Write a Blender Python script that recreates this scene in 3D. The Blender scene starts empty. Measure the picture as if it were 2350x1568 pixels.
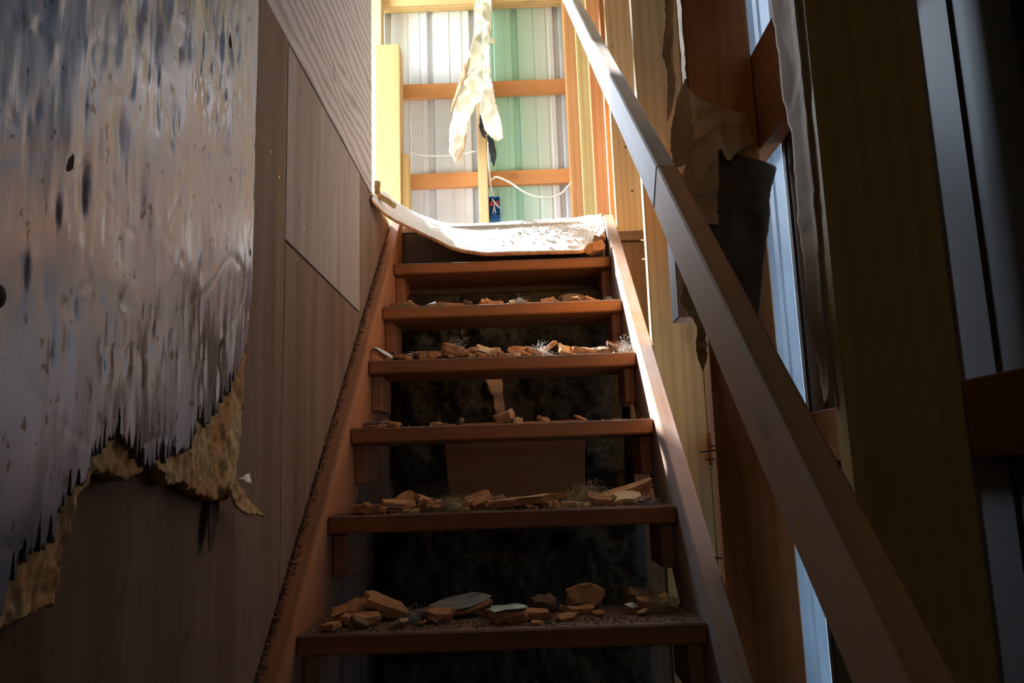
import bpy, bmesh, math, random
from mathutils import Vector, Matrix, noise

SC = bpy.context.scene
COL = SC.collection
random.seed(7)

# ------------------------------------------------------------------ camera
cam_d = bpy.data.cameras.new('camera'); cam = bpy.data.objects.new('camera', cam_d); COL.objects.link(cam)
yaw, pitch, roll = -0.0097, 0.1671, -0.0329
fw = Vector((math.sin(yaw)*math.cos(pitch), math.cos(yaw)*math.cos(pitch), math.sin(pitch)))
rt = Vector((math.cos(yaw), -math.sin(yaw), 0)); up = rt.cross(fw)
r2 = rt*math.cos(roll) + up*math.sin(roll); u2 = -rt*math.sin(roll) + up*math.cos(roll)
cam.matrix_world = Matrix(((r2.x, u2.x, -fw.x, .0544), (r2.y, u2.y, -fw.y, 0), (r2.z, u2.z, -fw.z, 1.369), (0, 0, 0, 1)))
cam_d.sensor_fit = 'HORIZONTAL'; cam_d.sensor_width = 23.5; cam_d.lens = 18.0; cam_d.clip_start = .01
SC.camera = cam

# ------------------------------------------------------------------ world, daylight, exposure
W = bpy.data.worlds.new('sky'); SC.world = W; W.use_nodes = True
nt = W.node_tree; nt.nodes.clear()
tc = nt.nodes.new('ShaderNodeTexCoord'); sp = nt.nodes.new('ShaderNodeSeparateXYZ')
rm = nt.nodes.new('ShaderNodeValToRGB'); bg = nt.nodes.new('ShaderNodeBackground'); wo = nt.nodes.new('ShaderNodeOutputWorld')
nt.links.new(tc.outputs['Generated'], sp.inputs[0]); nt.links.new(sp.outputs['Z'], rm.inputs[0])
rm.color_ramp.elements[0].position = 0.0; rm.color_ramp.elements[0].color = (.84, .92, 1, 1)
rm.color_ramp.elements[1].position = 0.75; rm.color_ramp.elements[1].color = (.50, .70, 1, 1)
nt.links.new(rm.outputs[0], bg.inputs[0]); bg.inputs[1].default_value = 30.0
nt.links.new(bg.outputs[0], wo.inputs[0])

def portal(name, loc, rot, sx, sy):
    d = bpy.data.lights.new(name, 'AREA'); d.shape = 'RECTANGLE'; d.size = sx; d.size_y = sy
    d.cycles.is_portal = True
    o = bpy.data.objects.new(name, d); COL.objects.link(o); o.location = loc; o.rotation_euler = rot
portal('window_daylight', (-1.33, 4.18, 3.65), (0, -math.pi/2, 0), 2.2, .92)
portal('corner_daylight', (-1.08, 4.66, 3.65), (-math.pi/2, 0, 0), .46, 2.2)
portal('added_rear_fill', (-.30, -2.66, 2.05), (math.pi/2, 0, 0), .14, .26)  # added opening behind the camera, out of view, for dim foreground fill
sun_d = bpy.data.lights.new('sun', 'SUN'); sun_d.energy = 45; sun_d.angle = math.radians(1.2); sun_d.color = (1, .985, .965)
sun = bpy.data.objects.new('sun', sun_d); COL.objects.link(sun)
sun.rotation_euler = Vector((-.95, 1, 1.11)).to_track_quat('Z', 'Y').to_euler()

SC.view_settings.view_transform = 'Standard'; SC.view_settings.look = 'None'
SC.view_settings.exposure = 0.0; SC.view_settings.gamma = 1.0; SC.view_settings.use_curve_mapping = False

# ------------------------------------------------------------------ materials
def mat(name):
    m = bpy.data.materials.new(name); m.use_nodes = True
    n = m.node_tree; b = n.nodes['Principled BSDF']; return m, n, b
def N(n, t, **kw):
    o = n.nodes.new(t)
    for k, v in kw.items():
        if k in o.inputs: o.inputs[k].default_value = v
        else: setattr(o, k, v)
    return o
def ramp(n, src, stops):
    r = n.nodes.new('ShaderNodeValToRGB'); e = r.color_ramp.elements
    while len(e) < len(stops): e.new(.5)
    for i, (p, c) in enumerate(stops):
        e[i].position = p; e[i].color = (*c, 1) if len(c) == 3 else c
    n.links.new(src, r.inputs[0]); return r.outputs[0]
def mixc(n, fac, a, b, mode='MIX'):
    m = n.nodes.new('ShaderNodeMix'); m.data_type = 'RGBA'; m.blend_type = mode
    for s, v in ((m.inputs[0], fac), (m.inputs[6], a), (m.inputs[7], b)):
        if hasattr(v, 'is_linked'): n.links.new(v, s)
        elif isinstance(v, (int, float)): s.default_value = v
        else: s.default_value = (*v, 1)
    return m.outputs[2]
def coords(n, scale, rnd=True):
    t = N(n, 'ShaderNodeTexCoord'); mp = N(n, 'ShaderNodeMapping'); mp.inputs['Scale'].default_value = scale
    if rnd:
        oi = N(n, 'ShaderNodeObjectInfo'); ml = N(n, 'ShaderNodeVectorMath', operation='SCALE'); cb = N(n, 'ShaderNodeCombineXYZ')
        for k in range(3): n.links.new(oi.outputs['Random'], cb.inputs[k])
        n.links.new(cb.outputs[0], ml.inputs[0]); ml.inputs['Scale'].default_value = 37.0
        n.links.new(ml.outputs[0], mp.inputs['Location'])
    n.links.new(t.outputs['Object'], mp.inputs[0]); return mp.outputs[0]
def bump(n, b, h, s=.3, d=.002):
    bp = N(n, 'ShaderNodeBump'); bp.inputs['Strength'].default_value = s; bp.inputs['Distance'].default_value = d
    n.links.new(h, bp.inputs['Height']); n.links.new(bp.outputs[0], b.inputs['Normal'])

def wood(name, light, dark, knot=.35, dirt=0.0, dirtcol=(.2, .18, .17), rough=.62, spec=.3):
    """board whose grain runs along local Z"""
    m, n, b = mat(name)
    g = N(n, 'ShaderNodeTexNoise', Scale=1.0, Detail=5.0, Roughness=.6); n.links.new(coords(n, (34, 34, 1.1)), g.inputs['Vector'])
    wv = N(n, 'ShaderNodeTexWave', Scale=1.0, Distortion=5.0, Detail=2.0); wv.bands_direction = 'X'
    n.links.new(coords(n, (11, 11, .55)), wv.inputs['Vector'])
    c = ramp(n, g.outputs[0], [(.3, dark), (.68, light)])
    c2 = ramp(n, wv.outputs[0], [(0.0, tuple(x*.72 for x in light)), (.6, light)])
    col = mixc(n, .45, c, c2)
    if knot:
        v = N(n, 'ShaderNodeTexVoronoi', Scale=1.0); n.links.new(coords(n, (7.5, 7.5, 3.6)), v.inputs['Vector'])
        k = ramp(n, v.outputs['Distance'], [(.06, (1, 1, 1)), (.15, (.25, .25, .25)), (.24, (0, 0, 0))])
        km = N(n, 'ShaderNodeMath', operation='MULTIPLY'); n.links.new(k, km.inputs[0]); km.inputs[1].default_value = knot
        col = mixc(n, km.outputs[0], col, tuple(x*.28 for x in dark))
    if dirt:
        dn = N(n, 'ShaderNodeTexNoise', Scale=1.0, Detail=6.0, Roughness=.7); n.links.new(coords(n, (6, 6, 3)), dn.inputs['Vector'])
        dr = ramp(n, dn.outputs[0], [(.38, (0, 0, 0)), (.66, (dirt, dirt, dirt))])
        col = mixc(n, dr, col, dirtcol)
    n.links.new(col, b.inputs['Base Color']); b.inputs['Roughness'].default_value = rough
    b.inputs['Specular IOR Level'].default_value = spec
    bump(n, b, g.outputs[0], .25, .0015)
    return m

PINE = wood('pale_pine', (.74, .50, .25), (.60, .36, .15))
POSTM = wood('knotty_post_pine', (.60, .40, .17), (.48, .27, .10), .6)
PINE2 = wood('yellow_pine', (.62, .42, .17), (.50, .30, .10))
TREATED = wood('treated_pine', (.66, .60, .32), (.50, .46, .22), .5)
FIR = wood('orange_fir', (.52, .22, .075), (.36, .13, .04))
FIRG = wood('orange_fir_girt', (.70, .32, .12), (.54, .21, .07), .3)
NEARP = wood('aged_yellow_pine', (.46, .27, .07), (.35, .19, .048), .25)
TREADM = wood('stair_tread_fir', (.42, .15, .045), (.28, .092, .028), .4, .45, (.11, .065, .04))
def soot(m):   # grime ground into the walked-on top and front lip of each tread (local Y is up on a tread)
    n = m.node_tree; b = n.nodes['Principled BSDF']; src = b.inputs['Base Color'].links[0].from_socket
    t = N(n, 'ShaderNodeTexCoord'); sx = N(n, 'ShaderNodeSeparateXYZ'); n.links.new(t.outputs['Object'], sx.inputs[0])
    ns = N(n, 'ShaderNodeTexNoise', Scale=1.0, Detail=4.0); n.links.new(coords(n, (60, 60, 9)), ns.inputs['Vector'])
    mm = N(n, 'ShaderNodeMath', operation='MULTIPLY_ADD'); n.links.new(ns.outputs[0], mm.inputs[0]); mm.inputs[1].default_value = .022; n.links.new(sx.outputs[1], mm.inputs[2])
    mr = N(n, 'ShaderNodeMapRange'); n.links.new(mm.outputs[0], mr.inputs[0]); mr.inputs[1].default_value = .020; mr.inputs[2].default_value = .032; mr.inputs[4].default_value = .8
    n.links.new(mixc(n, mr.outputs[0], src, (.095, .07, .055)), b.inputs['Base Color'])
soot(TREADM)
STRM = wood('stringer_fir', (.46, .19, .08), (.32, .125, .05), .25, .4, (.20, .12, .08))
STRG = wood('dusty_grey_stringer', (.42, .24, .15), (.32, .17, .10), .25, .75, (.40, .35, .33))
RAILM = wood('weathered_rail', (.56, .28, .12), (.42, .19, .075), .4, .30, (.34, .23, .16))
RAILU = wood('lit_weathered_rail', (.60, .50, .44), (.46, .36, .30), .3, .85, (.64, .61, .60))  # paler copy of the rail wood: brighter light painted into the upper piece
GREYW = wood('grey_weathered_board', (.46, .41, .38), (.27, .24, .22), .3, .4, (.2, .17, .15))
RISERM = wood('dark_riser_board', (.085, .075, .068), (.05, .044, .04), .2)  # even dark grey for the riser
DARKW = wood('dark_board', (.20, .11, .055), (.13, .07, .035), .2)  # dark wood; on the lower right studs it stands in for shade

def plywood(name, light, dark, scale=(14, 14, .9), contrast=(.3, .7), spots=.5, stain=None):
    m, n, b = mat(name)
    g = N(n, 'ShaderNodeTexNoise', Scale=1.0, Detail=6.0, Roughness=.62, Distortion=.6); n.links.new(coords(n, scale), g.inputs['Vector'])
    f = N(n, 'ShaderNodeTexNoise', Scale=1.0, Detail=4.0); n.links.new(coords(n, (90, 90, 4)), f.inputs['Vector'])
    c = ramp(n, g.outputs[0], [(contrast[0], dark), (contrast[1], light)])
    c = mixc(n, .3, c, ramp(n, f.outputs[0], [(.35, dark), (.65, light)]))
    s = N(n, 'ShaderNodeTexNoise', Scale=1.0, Detail=3.0); n.links.new(coords(n, (38, 38, 24)), s.inputs['Vector'])
    c = mixc(n, ramp(n, s.outputs[0], [(.66, (0, 0, 0)), (.74, (spots,)*3)]), c, (.05, .04, .035))
    if stain:
        t = N(n, 'ShaderNodeTexNoise', Scale=1.0, Detail=2.0); n.links.new(coords(n, (9, 9, .8)), t.inputs['Vector'])
        c = mixc(n, ramp(n, t.outputs[0], [(.5, (0, 0, 0)), (.7, (.7, .7, .7))]), c, stain)
    n.links.new(c, b.inputs['Base Color']); b.inputs['Roughness'].default_value = .7; b.inputs['Specular IOR Level'].default_value = .25
    bump(n, b, g.outputs[0], .3, .0015); return m
PLYG = plywood('dusty_plywood', (.40, .355, .315), (.27, .23, .195), stain=(.21, .15, .105))
PLYB = plywood('brown_plywood', (.24, .165, .11), (.15, .095, .058), stain=(.11, .055, .03))
def grained():
    m, n, b = mat('cathedral_grain_plywood')
    w = N(n, 'ShaderNodeTexWave', Scale=1.0, Distortion=13.0, Detail=3.0); w.bands_direction = 'Z'
    w.inputs['Detail Scale'].default_value = .7
    n.links.new(coords(n, (1, 1.9, 8)), w.inputs['Vector'])
    s = N(n, 'ShaderNodeTexNoise', Scale=1.0, Detail=3.0); n.links.new(coords(n, (30, 30, 16)), s.inputs['Vector'])
    c = ramp(n, w.outputs[0], [(0, (.33, .30, .275)), (.35, (.47, .44, .41)), (1, (.55, .52, .49))])
    c = mixc(n, ramp(n, s.outputs[0], [(.66, (0, 0, 0)), (.75, (.5,)*3)]), c, (.07, .06, .05))
    n.links.new(c, b.inputs['Base Color']); b.inputs['Roughness'].default_value = .75
    bump(n, b, w.outputs[0], .2, .001); return m
PLYU = grained()

def plain(name, col, rough=.6, metal=0.0, var=.25, scale=18, bmp=.2, col2=None):
    m, n, b = mat(name)
    g = N(n, 'ShaderNodeTexNoise', Scale=scale, Detail=5.0); n.links.new(coords(n, (1, 1, 1)), g.inputs['Vector'])
    c2 = col2 or tuple(x*(1-var) for x in col)
    n.links.new(ramp(n, g.outputs[0], [(.3, c2), (.7, col)]), b.inputs['Base Color'])
    b.inputs['Roughness'].default_value = rough; b.inputs['Metallic'].default_value = metal
    if bmp: bump(n, b, g.outputs[0], bmp, .003)
    return m
SIDE = plain('galvanised_white_siding', (.74, .75, .78), .38, 0.0, .12, 6, .05)
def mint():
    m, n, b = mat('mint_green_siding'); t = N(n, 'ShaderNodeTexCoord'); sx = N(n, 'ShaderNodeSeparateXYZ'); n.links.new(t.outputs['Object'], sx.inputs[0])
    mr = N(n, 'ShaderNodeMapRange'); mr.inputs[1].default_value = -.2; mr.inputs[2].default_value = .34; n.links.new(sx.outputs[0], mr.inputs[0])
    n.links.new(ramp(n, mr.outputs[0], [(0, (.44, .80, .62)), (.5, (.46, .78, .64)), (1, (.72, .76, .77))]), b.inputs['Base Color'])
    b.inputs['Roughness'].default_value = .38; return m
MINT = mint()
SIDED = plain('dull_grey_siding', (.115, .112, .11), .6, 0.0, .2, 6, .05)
FOAM = plain('aged_orange_foam', (.55, .27, .11), .9, 0, .4, 40, .6, (.36, .15, .055))
FOAMY = plain('yellow_foam', (.66, .51, .27), .9, 0, .4, 14, .7, (.50, .26, .09))
FOAMD = plain('dark_dirty_foam', (.24, .13, .07), .9, 0, .5, 30, .6)
WHITEF = plain('dusty_white_facing', (.84, .83, .82), .6, 0, .12, 9, .25, (.70, .68, .65))
SILVER = plain('silver_scrap_facing', (.55, .54, .52), .38, .6, .3, 30, .4)
KRAFT = plain('kraft_paper', (.56, .36, .20), .75, 0, .25, 12, .25)
KRAFTD = plain('dark_kraft_paper', (.085, .05, .027), .8, 0, .25, 12, .25)
PAPERW = plain('cream_building_paper', (.80, .74, .58), .7, 0, .12, 9, .25)
INK = plain('faded_black_print', (.045, .04, .04), .8, 0, .2, 30, 0)
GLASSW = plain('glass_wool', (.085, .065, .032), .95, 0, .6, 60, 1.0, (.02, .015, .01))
WOOLT = plain('wool_strand', (.46, .36, .20), .95, 0, .3, 30, 0)
WOOLG = plain('grey_wool_strand', (.55, .52, .48), .95, 0, .3, 30, 0)
BLUEP = plain('blue_plastic', (.03, .16, .42), .35, 0, .1, 9, 0)
REDP = plain('red_plastic', (.75, .05, .05), .4, 0, .1, 9, 0)
CABLE = plain('white_cable_sheath', (.80, .78, .70), .45, 0, .08, 9, 0)
BLACKW = plain('near_black', (.02, .018, .016), .8, 0, .2, 20, .3)  # near-black for foil holes, paper folds and the knob
IRON = plain('dark_steel', (.07, .065, .06), .45, .8, .2, 40, 0)
GALV = plain('bright_steel', (.7, .7, .7), .35, .9, .1, 40, 0)
CONC = plain('dirty_concrete', (.16, .145, .13), .85, 0, .3, 8, .4)
SUBF = plywood('subfloor_plywood', (.52, .49, .45), (.40, .37, .33))
ROOFM = plain('roof_sheathing', (.78, .74, .68), .8, 0, .2, 8, .2)
GRASS = plain('grass', (.10, .20, .04), .9, 0, .4, 3, .3)

def foil_mat():
    m, n, b = mat('dusty_foil')
    st = N(n, 'ShaderNodeTexNoise', Scale=1.0, Detail=5.0, Roughness=.65); n.links.new(coords(n, (40, 40, 5), False), st.inputs['Vector'])
    cl = N(n, 'ShaderNodeTexNoise', Scale=1.0, Detail=4.0); n.links.new(coords(n, (7, 7, 5), False), cl.inputs['Vector'])
    sp_ = N(n, 'ShaderNodeTexNoise', Scale=1.0, Detail=2.0); n.links.new(coords(n, (60, 60, 42), False), sp_.inputs['Vector'])
    c = ramp(n, cl.outputs[0], [(.3, (.185, .20, .235)), (.7, (.30, .325, .375))])
    c = mixc(n, ramp(n, sp_.outputs[0], [(.655, (0, 0, 0)), (.71, (.85,)*3)]), c, (.07, .05, .04))
    n.links.new(c, b.inputs['Base Color'])
    b.inputs['Metallic'].default_value = .6
    r = N(n, 'ShaderNodeMapRange'); n.links.new(cl.outputs[0], r.inputs[0]); r.inputs[1].default_value = .3; r.inputs[2].default_value = .7
    r.inputs[3].default_value = .20; r.inputs[4].default_value = .42; n.links.new(r.outputs[0], b.inputs['Roughness'])
    wr = N(n, 'ShaderNodeTexNoise', Scale=1.0, Detail=6.0, Roughness=.6, Distortion=.8); n.links.new(coords(n, (20, 20, 9), False), wr.inputs['Vector'])
    ad = N(n, 'ShaderNodeMath', operation='ADD'); n.links.new(st.outputs[0], ad.inputs[0]); n.links.new(wr.outputs[0], ad.inputs[1])
    bump(n, b, ad.outputs[0], .25, .003)
    return m
FOIL = foil_mat()

def translucent_mat():
    m = bpy.data.materials.new('fibreglass_light_panel'); m.use_nodes = True; n = m.node_tree; n.nodes.clear()
    o = N(n, 'ShaderNodeOutputMaterial'); t = N(n, 'ShaderNodeBsdfTranslucent'); g = N(n, 'ShaderNodeBsdfPrincipled')
    tr = N(n, 'ShaderNodeBsdfTransparent'); tr.inputs[0].default_value = (.9, .95, 1, 1)
    ns = N(n, 'ShaderNodeTexNoise', Scale=5.0, Detail=5.0); tc_ = N(n, 'ShaderNodeTexCoord'); n.links.new(tc_.outputs['Object'], ns.inputs['Vector'])
    n.links.new(ramp(n, ns.outputs[0], [(.3, (.13, .15, .175)), (.7, (.18, .205, .235))]), t.inputs[0])
    g.inputs['Base Color'].default_value = (.5, .53, .58, 1); g.inputs['Roughness'].default_value = .35
    a = N(n, 'ShaderNodeMixShader'); a.inputs[0].default_value = .35
    n.links.new(t.outputs[0], a.inputs[1]); n.links.new(g.outputs[0], a.inputs[2])
    b = N(n, 'ShaderNodeMixShader'); b.inputs[0].default_value = .004
    n.links.new(a.outputs[0], b.inputs[1]); n.links.new(tr.outputs[0], b.inputs[2]); n.links.new(b.outputs[0], o.inputs[0])
    return m
LIGHTP = translucent_mat()

# ------------------------------------------------------------------ object helpers
def tag(o, label=None, cat=None, group=None, kind=None):
    if label: o['label'] = label
    if cat: o['category'] = cat
    if group: o['group'] = group
    if kind: o['kind'] = kind
    return o
def empty(name, loc=(0, 0, 0), label=None, cat=None, group=None, kind=None):
    o = bpy.data.objects.new(name, None); COL.objects.link(o); o.location = loc; o.empty_display_size = .05
    return tag(o, label, cat, group, kind)
def link(name, me, m, parent=None, smooth=False, mw=None):
    o = bpy.data.objects.new(name, me); COL.objects.link(o)
    if m is not None and not me.materials: me.materials.append(m)
    if smooth:
        for p in me.polygons: p.use_smooth = True
    if parent is not None: o.parent = parent; o.matrix_parent_inverse = Matrix.Translation(parent.location).inverted() if parent.parent is None else (Matrix.Translation(parent.parent.location) @ parent.matrix_parent_inverse @ parent.matrix_basis).inverted() if False else Matrix.Translation(parent.location).inverted()
    if mw is not None: o.matrix_basis = mw
    return o
def from_bm(name, bm, m, parent=None, smooth=False, mw=None):
    me = bpy.data.meshes.new(name); bm.normal_update(); bm.to_mesh(me); bm.free()
    return link(name, me, m, parent, smooth, mw)
def box(name, x0, x1, y0, y1, z0, z1, m, parent=None, bev=.0025, axis=None, warp=0.0):
    """axis-aligned board; grain (local Z) along the longest side; mesh centred on its own origin"""
    c = Vector(((x0+x1)/2, (y0+y1)/2, (z0+z1)/2)); d = Vector((abs(x1-x0), abs(y1-y0), abs(z1-z0)))
    ax = axis if axis is not None else max(range(3), key=lambda i: d[i])
    return board(name, c, d, ax, m, parent, bev, None, warp)
def board(name, c, d, ax, m, parent=None, bev=.0025, rot=None, warp=0.0):
    R = {2: Matrix.Identity(3), 0: Matrix(((0, 0, 1), (1, 0, 0), (0, 1, 0))), 1: Matrix(((0, 1, 0), (0, 0, 1), (1, 0, 0)))}[ax]
    ld = R.transposed() @ Vector(d); ld = Vector((abs(ld.x), abs(ld.y), abs(ld.z)))
    bm = bmesh.new(); bmesh.ops.create_cube(bm, size=1)
    for v in bm.verts: v.co = Vector((v.co.x*ld.x, v.co.y*ld.y, v.co.z*ld.z))
    if warp:
        es = [e for e in bm.edges if abs((e.verts[0].co-e.verts[1].co).z) > ld.z*.9]
        bmesh.ops.subdivide_edges(bm, edges=es, cuts=max(4, int(ld.z/.06)))
        sd = random.random()*50
        for v in bm.verts:
            q = Vector((v.co.x*9+sd, v.co.y*9, v.co.z*4)); v.co += Vector((noise.noise(q), noise.noise(q+Vector((9, 3, 1))), 0))*warp
    if bev: bmesh.ops.bevel(bm, geom=[e for e in bm.edges if len(e.link_faces) == 2 and e.calc_face_angle(0) > .8], offset=bev, segments=1, affect='EDGES')
    M = Matrix.Translation(c) @ ((rot @ R) if rot else R).to_4x4()
    return from_bm(name, bm, m, parent, mw=M)
def tube(name, pts, r, m, parent=None, sides=8):
    """swept tube through points (Catmull-smoothed)"""
    P = [Vector(p) for p in pts]; Q = []
    for i in range(len(P)-1):
        a, b, c, d = P[max(i-1, 0)], P[i], P[i+1], P[min(i+2, len(P)-1)]
        for k in range(6):
            t = k/6; Q.append(.5*((2*b)+(c-a)*t+(2*a-5*b+4*c-d)*t*t+(3*b-a-3*c+d)*t**3))
    Q.append(P[-1]); bm = bmesh.new(); rings = []
    o = Q[0].copy()
    for i, q in enumerate(Q):
        t = (Q[min(i+1, len(Q)-1)]-Q[max(i-1, 0)]).normalized()
        a = t.orthogonal().normalized() if i == 0 else (pa - t*pa.dot(t)).normalized(); pa = a
        b = t.cross(a); rings.append([bm.verts.new(q-o+(a*math.cos(2*math.pi*k/sides)+b*math.sin(2*math.pi*k/sides))*r) for k in range(sides)])
    for i in range(len(rings)-1):
        for k in range(sides): bm.faces.new((rings[i][k], rings[i][(k+1) % sides], rings[i+1][(k+1) % sides], rings[i+1][k]))
    bm.faces.new(rings[0][::-1]); bm.faces.new(rings[-1])
    return from_bm(name, bm, m, parent, True, Matrix.Translation(o))
def inside(x, y, poly):
    r = False; j = len(poly)-1
    for i in range(len(poly)):
        a, b = poly[i], poly[j]
        if (a[1] > y) != (b[1] > y) and x < (b[0]-a[0])*(y-a[1])/(b[1]-a[1])+a[0]: r = not r
        j = i
    return r
def paper(name, poly, place, m, parent=None, res=.004, crumple=.008, freq=18, thick=.0008, seed=0, ragged=.003, extra=None):
    """torn sheet cut to an outline in its own (u, v) plane, crumpled and given thickness; place(u, v, w) -> world"""
    us = [p[0] for p in poly]; vs = [p[1] for p in poly]; u0, u1, v0, v1 = min(us), max(us), min(vs), max(vs)
    nu = max(2, int((u1-u0)/res)+2); nv = max(2, int((v1-v0)/res)+2); bm = bmesh.new(); V = {}
    base = Vector(place((u0+u1)/2, (v0+v1)/2, 0))
    def vert(i, j):
        if (i, j) not in V:
            u = u0+i*res; v = v0+j*res
            q = Vector((u*freq+seed*7.3, v*freq, seed*3.1))
            w = (.5-2*abs(noise.noise(q)))*crumple*.9 + (.3-1.6*abs(noise.noise(q*2.1+Vector((9, 2, 4)))))*crumple*.45 + noise.noise(q*.35+Vector((5, 5, 5)))*crumple*1.6 + noise.noise(q*3)*crumple*.2
            if extra: w += extra(u, v)
            V[i, j] = bm.verts.new(Vector(place(u, v, w))-base)
        return V[i, j]
    for i in range(nu):
        for j in range(nv):
            uc = u0+(i+.5)*res; vc = v0+(j+.5)*res
            rg = noise.noise(Vector((uc*90, vc*90, seed)))*ragged; rg2 = noise.noise(Vector((uc*90+40, vc*90, seed)))*ragged
            if inside(uc+rg, vc+rg2, poly): bm.faces.new((vert(i, j), vert(i+1, j), vert(i+1, j+1), vert(i, j+1)))
    for _ in range(3):
        new = {}
        for v in bm.verts:
            nb = [e.other_vert(v).co for e in v.link_edges if len(e.link_faces) == 1]
            if len(nb) == 2: new[v] = v.co*.4+(nb[0]+nb[1])*.3
        for v, c in new.items(): v.co = c
    o = from_bm(name, bm, m, parent, True, Matrix.Translation(base))
    s = o.modifiers.new('thickness', 'SOLIDIFY'); s.thickness = thick
    return o

# ------------------------------------------------------------------ the setting
FLOOR2 = 2.358
bx = box('floor', -1.36, .62, -2.7, 4.7, -.1, 0, CONC, bev=0); bx['kind'] = 'structure'
g = box('ground_outside', -30, 30, -30, 30, -.35, -.12, GRASS, bev=0); g['kind'] = 'structure'

# right wall: siding sheets, girts and studs
WR = empty('wall_right', (.6, 1, 0), kind='structure')
PROF = [(0, 0), (.085, 0), (.09, .004), (.102, .004), (.107, 0), (.165, 0), (.17, .004), (.182, .004), (.187, 0), (.214, 0), (.223, .028), (.250, .028), (.259, 0)]
PITCH = .27
def siding(name, a, b, z0, z1, axis, at, sign, m, parent, phase):
    """ribbed sheet metal: ribs stand up along Z, from a to b along axis ('x' or 'y'), ribs pushed out by sign"""
    us = []
    k = math.floor((a-phase)/PITCH)-1
    while k*PITCH+phase < b:
        for u, d in PROF:
            uu = k*PITCH+phase+u
            if a <= uu <= b: us.append((uu, d))
        k += 1
    us = [(a, 0)] + [p for p in us if a+.001 < p[0] < b-.001] + [(b, 0)]
    bm = bmesh.new(); rows = []
    for z in (z0, z1):
        rows.append([bm.verts.new((u, at+sign*d, z) if axis == 'x' else (at+sign*d, u, z)) for u, d in us])
    for i in range(len(us)-1): bm.faces.new((rows[0][i], rows[0][i+1], rows[1][i+1], rows[1][i]))
    o = from_bm(name, bm, m, parent)
    s = o.modifiers.new('gauge', 'SOLIDIFY'); s.thickness = .0012
    return o
SX = .622
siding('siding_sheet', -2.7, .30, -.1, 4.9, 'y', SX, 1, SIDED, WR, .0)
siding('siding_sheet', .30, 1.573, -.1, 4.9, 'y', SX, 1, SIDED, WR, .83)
lp = siding('light_panel', 1.575, 2.83, -.1, 4.9, 'y', SX, 1, LIGHTP, WR, 1.46); lp['label'] = 'translucent white fibreglass panel glowing with daylight'
siding('siding_sheet', 2.82, 4.7, -.1, 4.9, 'y', SX, 1, SIDE, WR, 2.2+.001)
for z in (.15, .76, 1.372, 3.2, 3.8, 4.4):
    box('girt', .581, .619, -2.65, 4.6, z, z+.09, FIR, WR)
box('girt', .581, .619, -2.65, 4.6, 2.035, 2.255, FIR, WR)
STUDS = [(-.97, NEARP), (-.34, NEARP), (.29, NEARP), (.937, NEARP), (1.589, FIR), (2.25, PINE2)]
for y, m in STUDS: box('stud', .44, .58, y, y+.038, 0.02, 4.85, m, WR, warp=.001)
for y, m in [(2.87, PINE), (3.04, FIR), (3.565, FIRG), (4.19, PINE2)]:
    box('stud', .44, .58, y, y+.038, 2.26, 4.85, m, WR, warp=.001)
    box('stud', .45, .58, y, y+.038, .02, 2.22, DARKW, WR)  # lower studs coloured dark to paint the shade below the floor
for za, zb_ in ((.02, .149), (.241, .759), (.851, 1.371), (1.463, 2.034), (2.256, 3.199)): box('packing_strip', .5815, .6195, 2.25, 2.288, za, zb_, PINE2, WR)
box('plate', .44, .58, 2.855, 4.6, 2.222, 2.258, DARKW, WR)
box('stud', .47, .58, 3.80, 3.838, 2.26, 4.85, TREATED, WR)
# loose diagonal offcut leaning between two far studs
# back wall
WB = empty('wall_back', (0, 4.64, 2.36), kind='structure')
siding('siding_sheet', -1.36, -.85, 2.2, 2.55, 'x', 4.642, 1, SIDE, WB, -.72-.239)
siding('siding_sheet', -.85, -.155, 2.2, 4.9, 'x', 4.642, 1, SIDE, WB, -.72-.239)
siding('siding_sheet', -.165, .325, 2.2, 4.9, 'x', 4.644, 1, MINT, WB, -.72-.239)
siding('siding_sheet', .312, .64, 2.2, 4.9, 'x', 4.642, 1, SIDE, WB, -.72-.239)
for z, m in ((2.48, FIRG), (3.125, FIRG), (3.722, FIRG)):
    box('girt', -.85, .40, 4.602, 4.64, z, z+.092, m, WB, warp=.001)
box('header', -.85, .40, 4.56, 4.64, 4.33, 4.43, PINE, WB)
box('stud', -.160, -.103, 4.50, 4.60, 2.36, 4.5, PINE, WB)
box('stud', .395, .462, 4.46, 4.60, 2.36, 4.85, FIRG, WB)
box('stud', .465, .58, 4.50, 4.60, 2.36, 4.85, TREATED, WB)
box('stud', -.82, -.742, 4.50, 4.60, 2.36, 4.85, PINE, WB)
p = box('timber_post', -.757, -.608, 4.36, 4.50, 2.36, 3.95, POSTM, warp=.0015); tag(p, 'thick knotty pale pine post cut off short against back wall', 'post')
p = box('short_board', -.606, -.568, 4.40, 4.50, 2.36, 3.265, PINE2); tag(p, 'short narrow pine board fixed to right side of the knotty post', 'board')

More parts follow.
